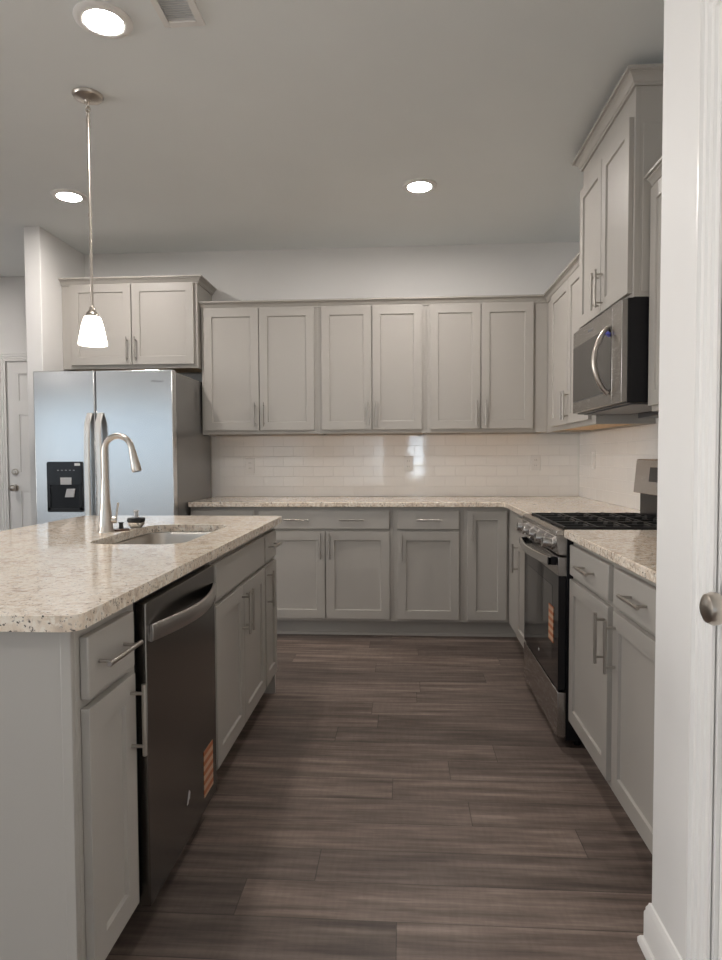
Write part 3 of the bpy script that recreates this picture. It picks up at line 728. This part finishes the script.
# ------------------------------------------------------------------ dishwasher
DW = .606
r = thing('dishwasher', 'dark stainless dishwasher with bowed handle built into the island', 'dishwasher', (XI, 1.557, 0), PI / 2)
MB().box(-.004, DW - .004, .012, .58, .09, .862).build('tub', M_black, r)
MB().box(.010, DW - .010, .060, .075, .002, .088).build('toe_panel', M_black, r)
dd = MB().box(.019, DW + .001, -.019, .010, .070, .846).build('door', M_dark, r, bevel=.003)
hh = bowstrip(.043, DW - .010, .765, .022, -.0192, .042, .008, flat=1, n=28).build('handle', M_handle_dark, dd, bevel=.0008)
MB().box(.465, .560, -.0206, -.0192, .115, .265).build('paper_label', M_sticker, dd)
b = MB().prism([(.300, .180), (.318, .215), (.324, .215), (.310, .180)], 'y', -.0198, -.0192).prism([(.318, .188), (.326, .208), (.330, .208), (.324, .188)], 'y', -.0198, -.0192)
b.build('emblem', M_white_ink, dd)

# ------------------------------------------------------------------ lights and ceiling fittings
def downlight(x, y, label):
    r = thing('recessed_light', label, 'ceiling light', (x, y, CEIL), 0)
    MB().lathe([(.100, 0), (.100, -.005), (.094, -.010), (.072, -.013), (.066, -.010), (.066, 0)], 40, closed=True).build('trim_ring', M_white, r)
    MB().lathe([(.0001, -.0115), (.04, -.0115), (.0655, -.0105), (.0655, -.004), (.0001, -.004)], 40).build('lens', M_lens, r)
downlight(-1.063, 2.325, 'round lit recessed ceiling light beside the air vent')
downlight(-1.98, 3.826, 'round lit recessed ceiling light behind the pendant rod, near the fridge')
downlight(.09, 3.843, 'round lit recessed ceiling light alone over the kitchen aisle')
for x, y in ((-4.0, 4.5), (-4.9, 1.6), (-4.9, -.9), (-2.2, -.9)): downlight(x, y, 'added unseen recessed ceiling light filling the hall and living area behind the camera')  # out-of-view lamps added to brighten the hall and living area
bpy.data.objects  # (the added fill lamps share one description)
for o in bpy.data.objects:
    if o.get('label', '').endswith('behind the camera'): o['group'] = 'added unseen fill lights'
PX, PYY = -1.353, 2.793
r = thing('pendant_light', 'pendant light with white glass bell shade on a nickel rod over the island', 'pendant light', (PX, PYY, CEIL))
MB().lathe([(.0001, -.030), (.010, -.030), (.014, -.024), (.040, -.020), (.058, -.012), (.063, -.003), (.063, 0)], 36).build('canopy', M_nickel, r)
b = MB()
for i in range(3):
    zc = -.042 - i * .018
    ring_ = [(.009 * math.cos(a) * (1 if i % 2 else 0), .009 * math.cos(a) * (0 if i % 2 else 1), zc + .013 * math.sin(a)) for a in [2 * PI * j / 14 for j in range(15)]]
    b.tube(ring_, .0022, 8, cap=False)
b.build('chain_links', M_nickel, r)
b = MB().tube([(0, 0, -.085), (0, 0, -.905)], .0062, 14)
for z in (-.10, -.50): b.tube([(0, 0, z), (0, 0, z - .014)], .0078, 14)
b.build('rod', M_nickel, r)
MB().lathe([(.0001, -.898), (.010, -.898), (.013, -.905), (.015, -.918), (.024, -.926), (.027, -.938), (.027, -.944), (.0001, -.944)], 28).build('socket_cap', M_nickel, r)
prof = [(.027, -.940), (.037, -.944), (.047, -.958), (.056, -.985), (.064, -1.02), (.0705, -1.05), (.0735, -1.068), (.0735, -1.073), (.071, -1.073), (.068, -1.05), (.061, -1.02), (.053, -.985), (.044, -.960), (.035, -.948), (.026, -.944)]
prof = [(a * (.82 if z < -.945 else .9), -.94 + (z + .94) * .93) for a, z in prof]
MB().lathe(prof, 40, closed=True).build('shade', M_shade, r)
# air vent
r = thing('air_vent', 'white louvred air vent set in the ceiling', 'vent', (-.783, 2.20, CEIL))
w, d = .150, .34
y1 = 2.374 - 2.20
b = MB().box(-w / 2, -w / 2 + .024, y1 - d, y1, -.008, 0).box(w / 2 - .024, w / 2, y1 - d, y1, -.008, 0).box(-w / 2 + .024, w / 2 - .024, y1 - .026, y1, -.008, 0).box(-w / 2 + .024, w / 2 - .024, y1 - d, y1 - d + .026, -.008, 0)
b.build('frame', M_white, r, bevel=.002)
MB().box(-w / 2 + .024, w / 2 - .024, y1 - d + .026, y1 - .026, -.0012, 0).build('duct', M_slat, r)
b = MB()
yy = y1 - .034
while yy > y1 - d + .034:
    q = [(yy, -.0022), (yy - .0095, -.0075)]
    b.add([(sx * (w / 2 - .025), y_, z_ + dz) for dz in (0, .0013) for y_, z_ in q for sx in (-1, 1)],
          [(0, 1, 3, 2), (4, 6, 7, 5), (0, 4, 5, 1), (2, 3, 7, 6), (0, 2, 6, 4), (1, 5, 7, 3)])
    yy -= .0118
b.build('louvres', M_white, r)

# ------------------------------------------------------------------ wall outlets
def outlet(x, y, z, rz, label, switch=False):
    r = thing('wall_outlet', label, 'outlet', (x, y, z), rz)
    MB().box(-.036, .036, -.006, 0, -.058, .058).build('cover_plate', M_white, r, bevel=.002)
    if switch:
        MB().box(-.017, .017, -.0085, -.0055, -.034, .034).build('rocker', M_white, r, bevel=.001); return
    for s in (-.02, .02):
        q = MB().prism([(x_, z_ + s) for x_, z_ in rrect(-.017, .017, -.014, .014, .008)], 'y', -.0078, -.0055).build('receptacle', M_white, r)
        MB().box(-.0075, -.0055, -.0082, -.0077, s - .002, s + .007).box(.0055, .0075, -.0082, -.0077, s - .002, s + .007).build('slots', M_slot, q)
YT = YB - .0092
outlet(-1.172, YT, 1.141, 0, 'white outlet on the backsplash nearest the fridge')
outlet(.030, YT, 1.151, 0, 'white outlet at the middle of the back wall backsplash')
outlet(.969, YT, 1.155, 0, 'white outlet on the back wall near the inside corner')
outlet(XR - .0092, 4.545, 1.178, -PI / 2, 'white wall switch on the tiled range wall near the corner', True)
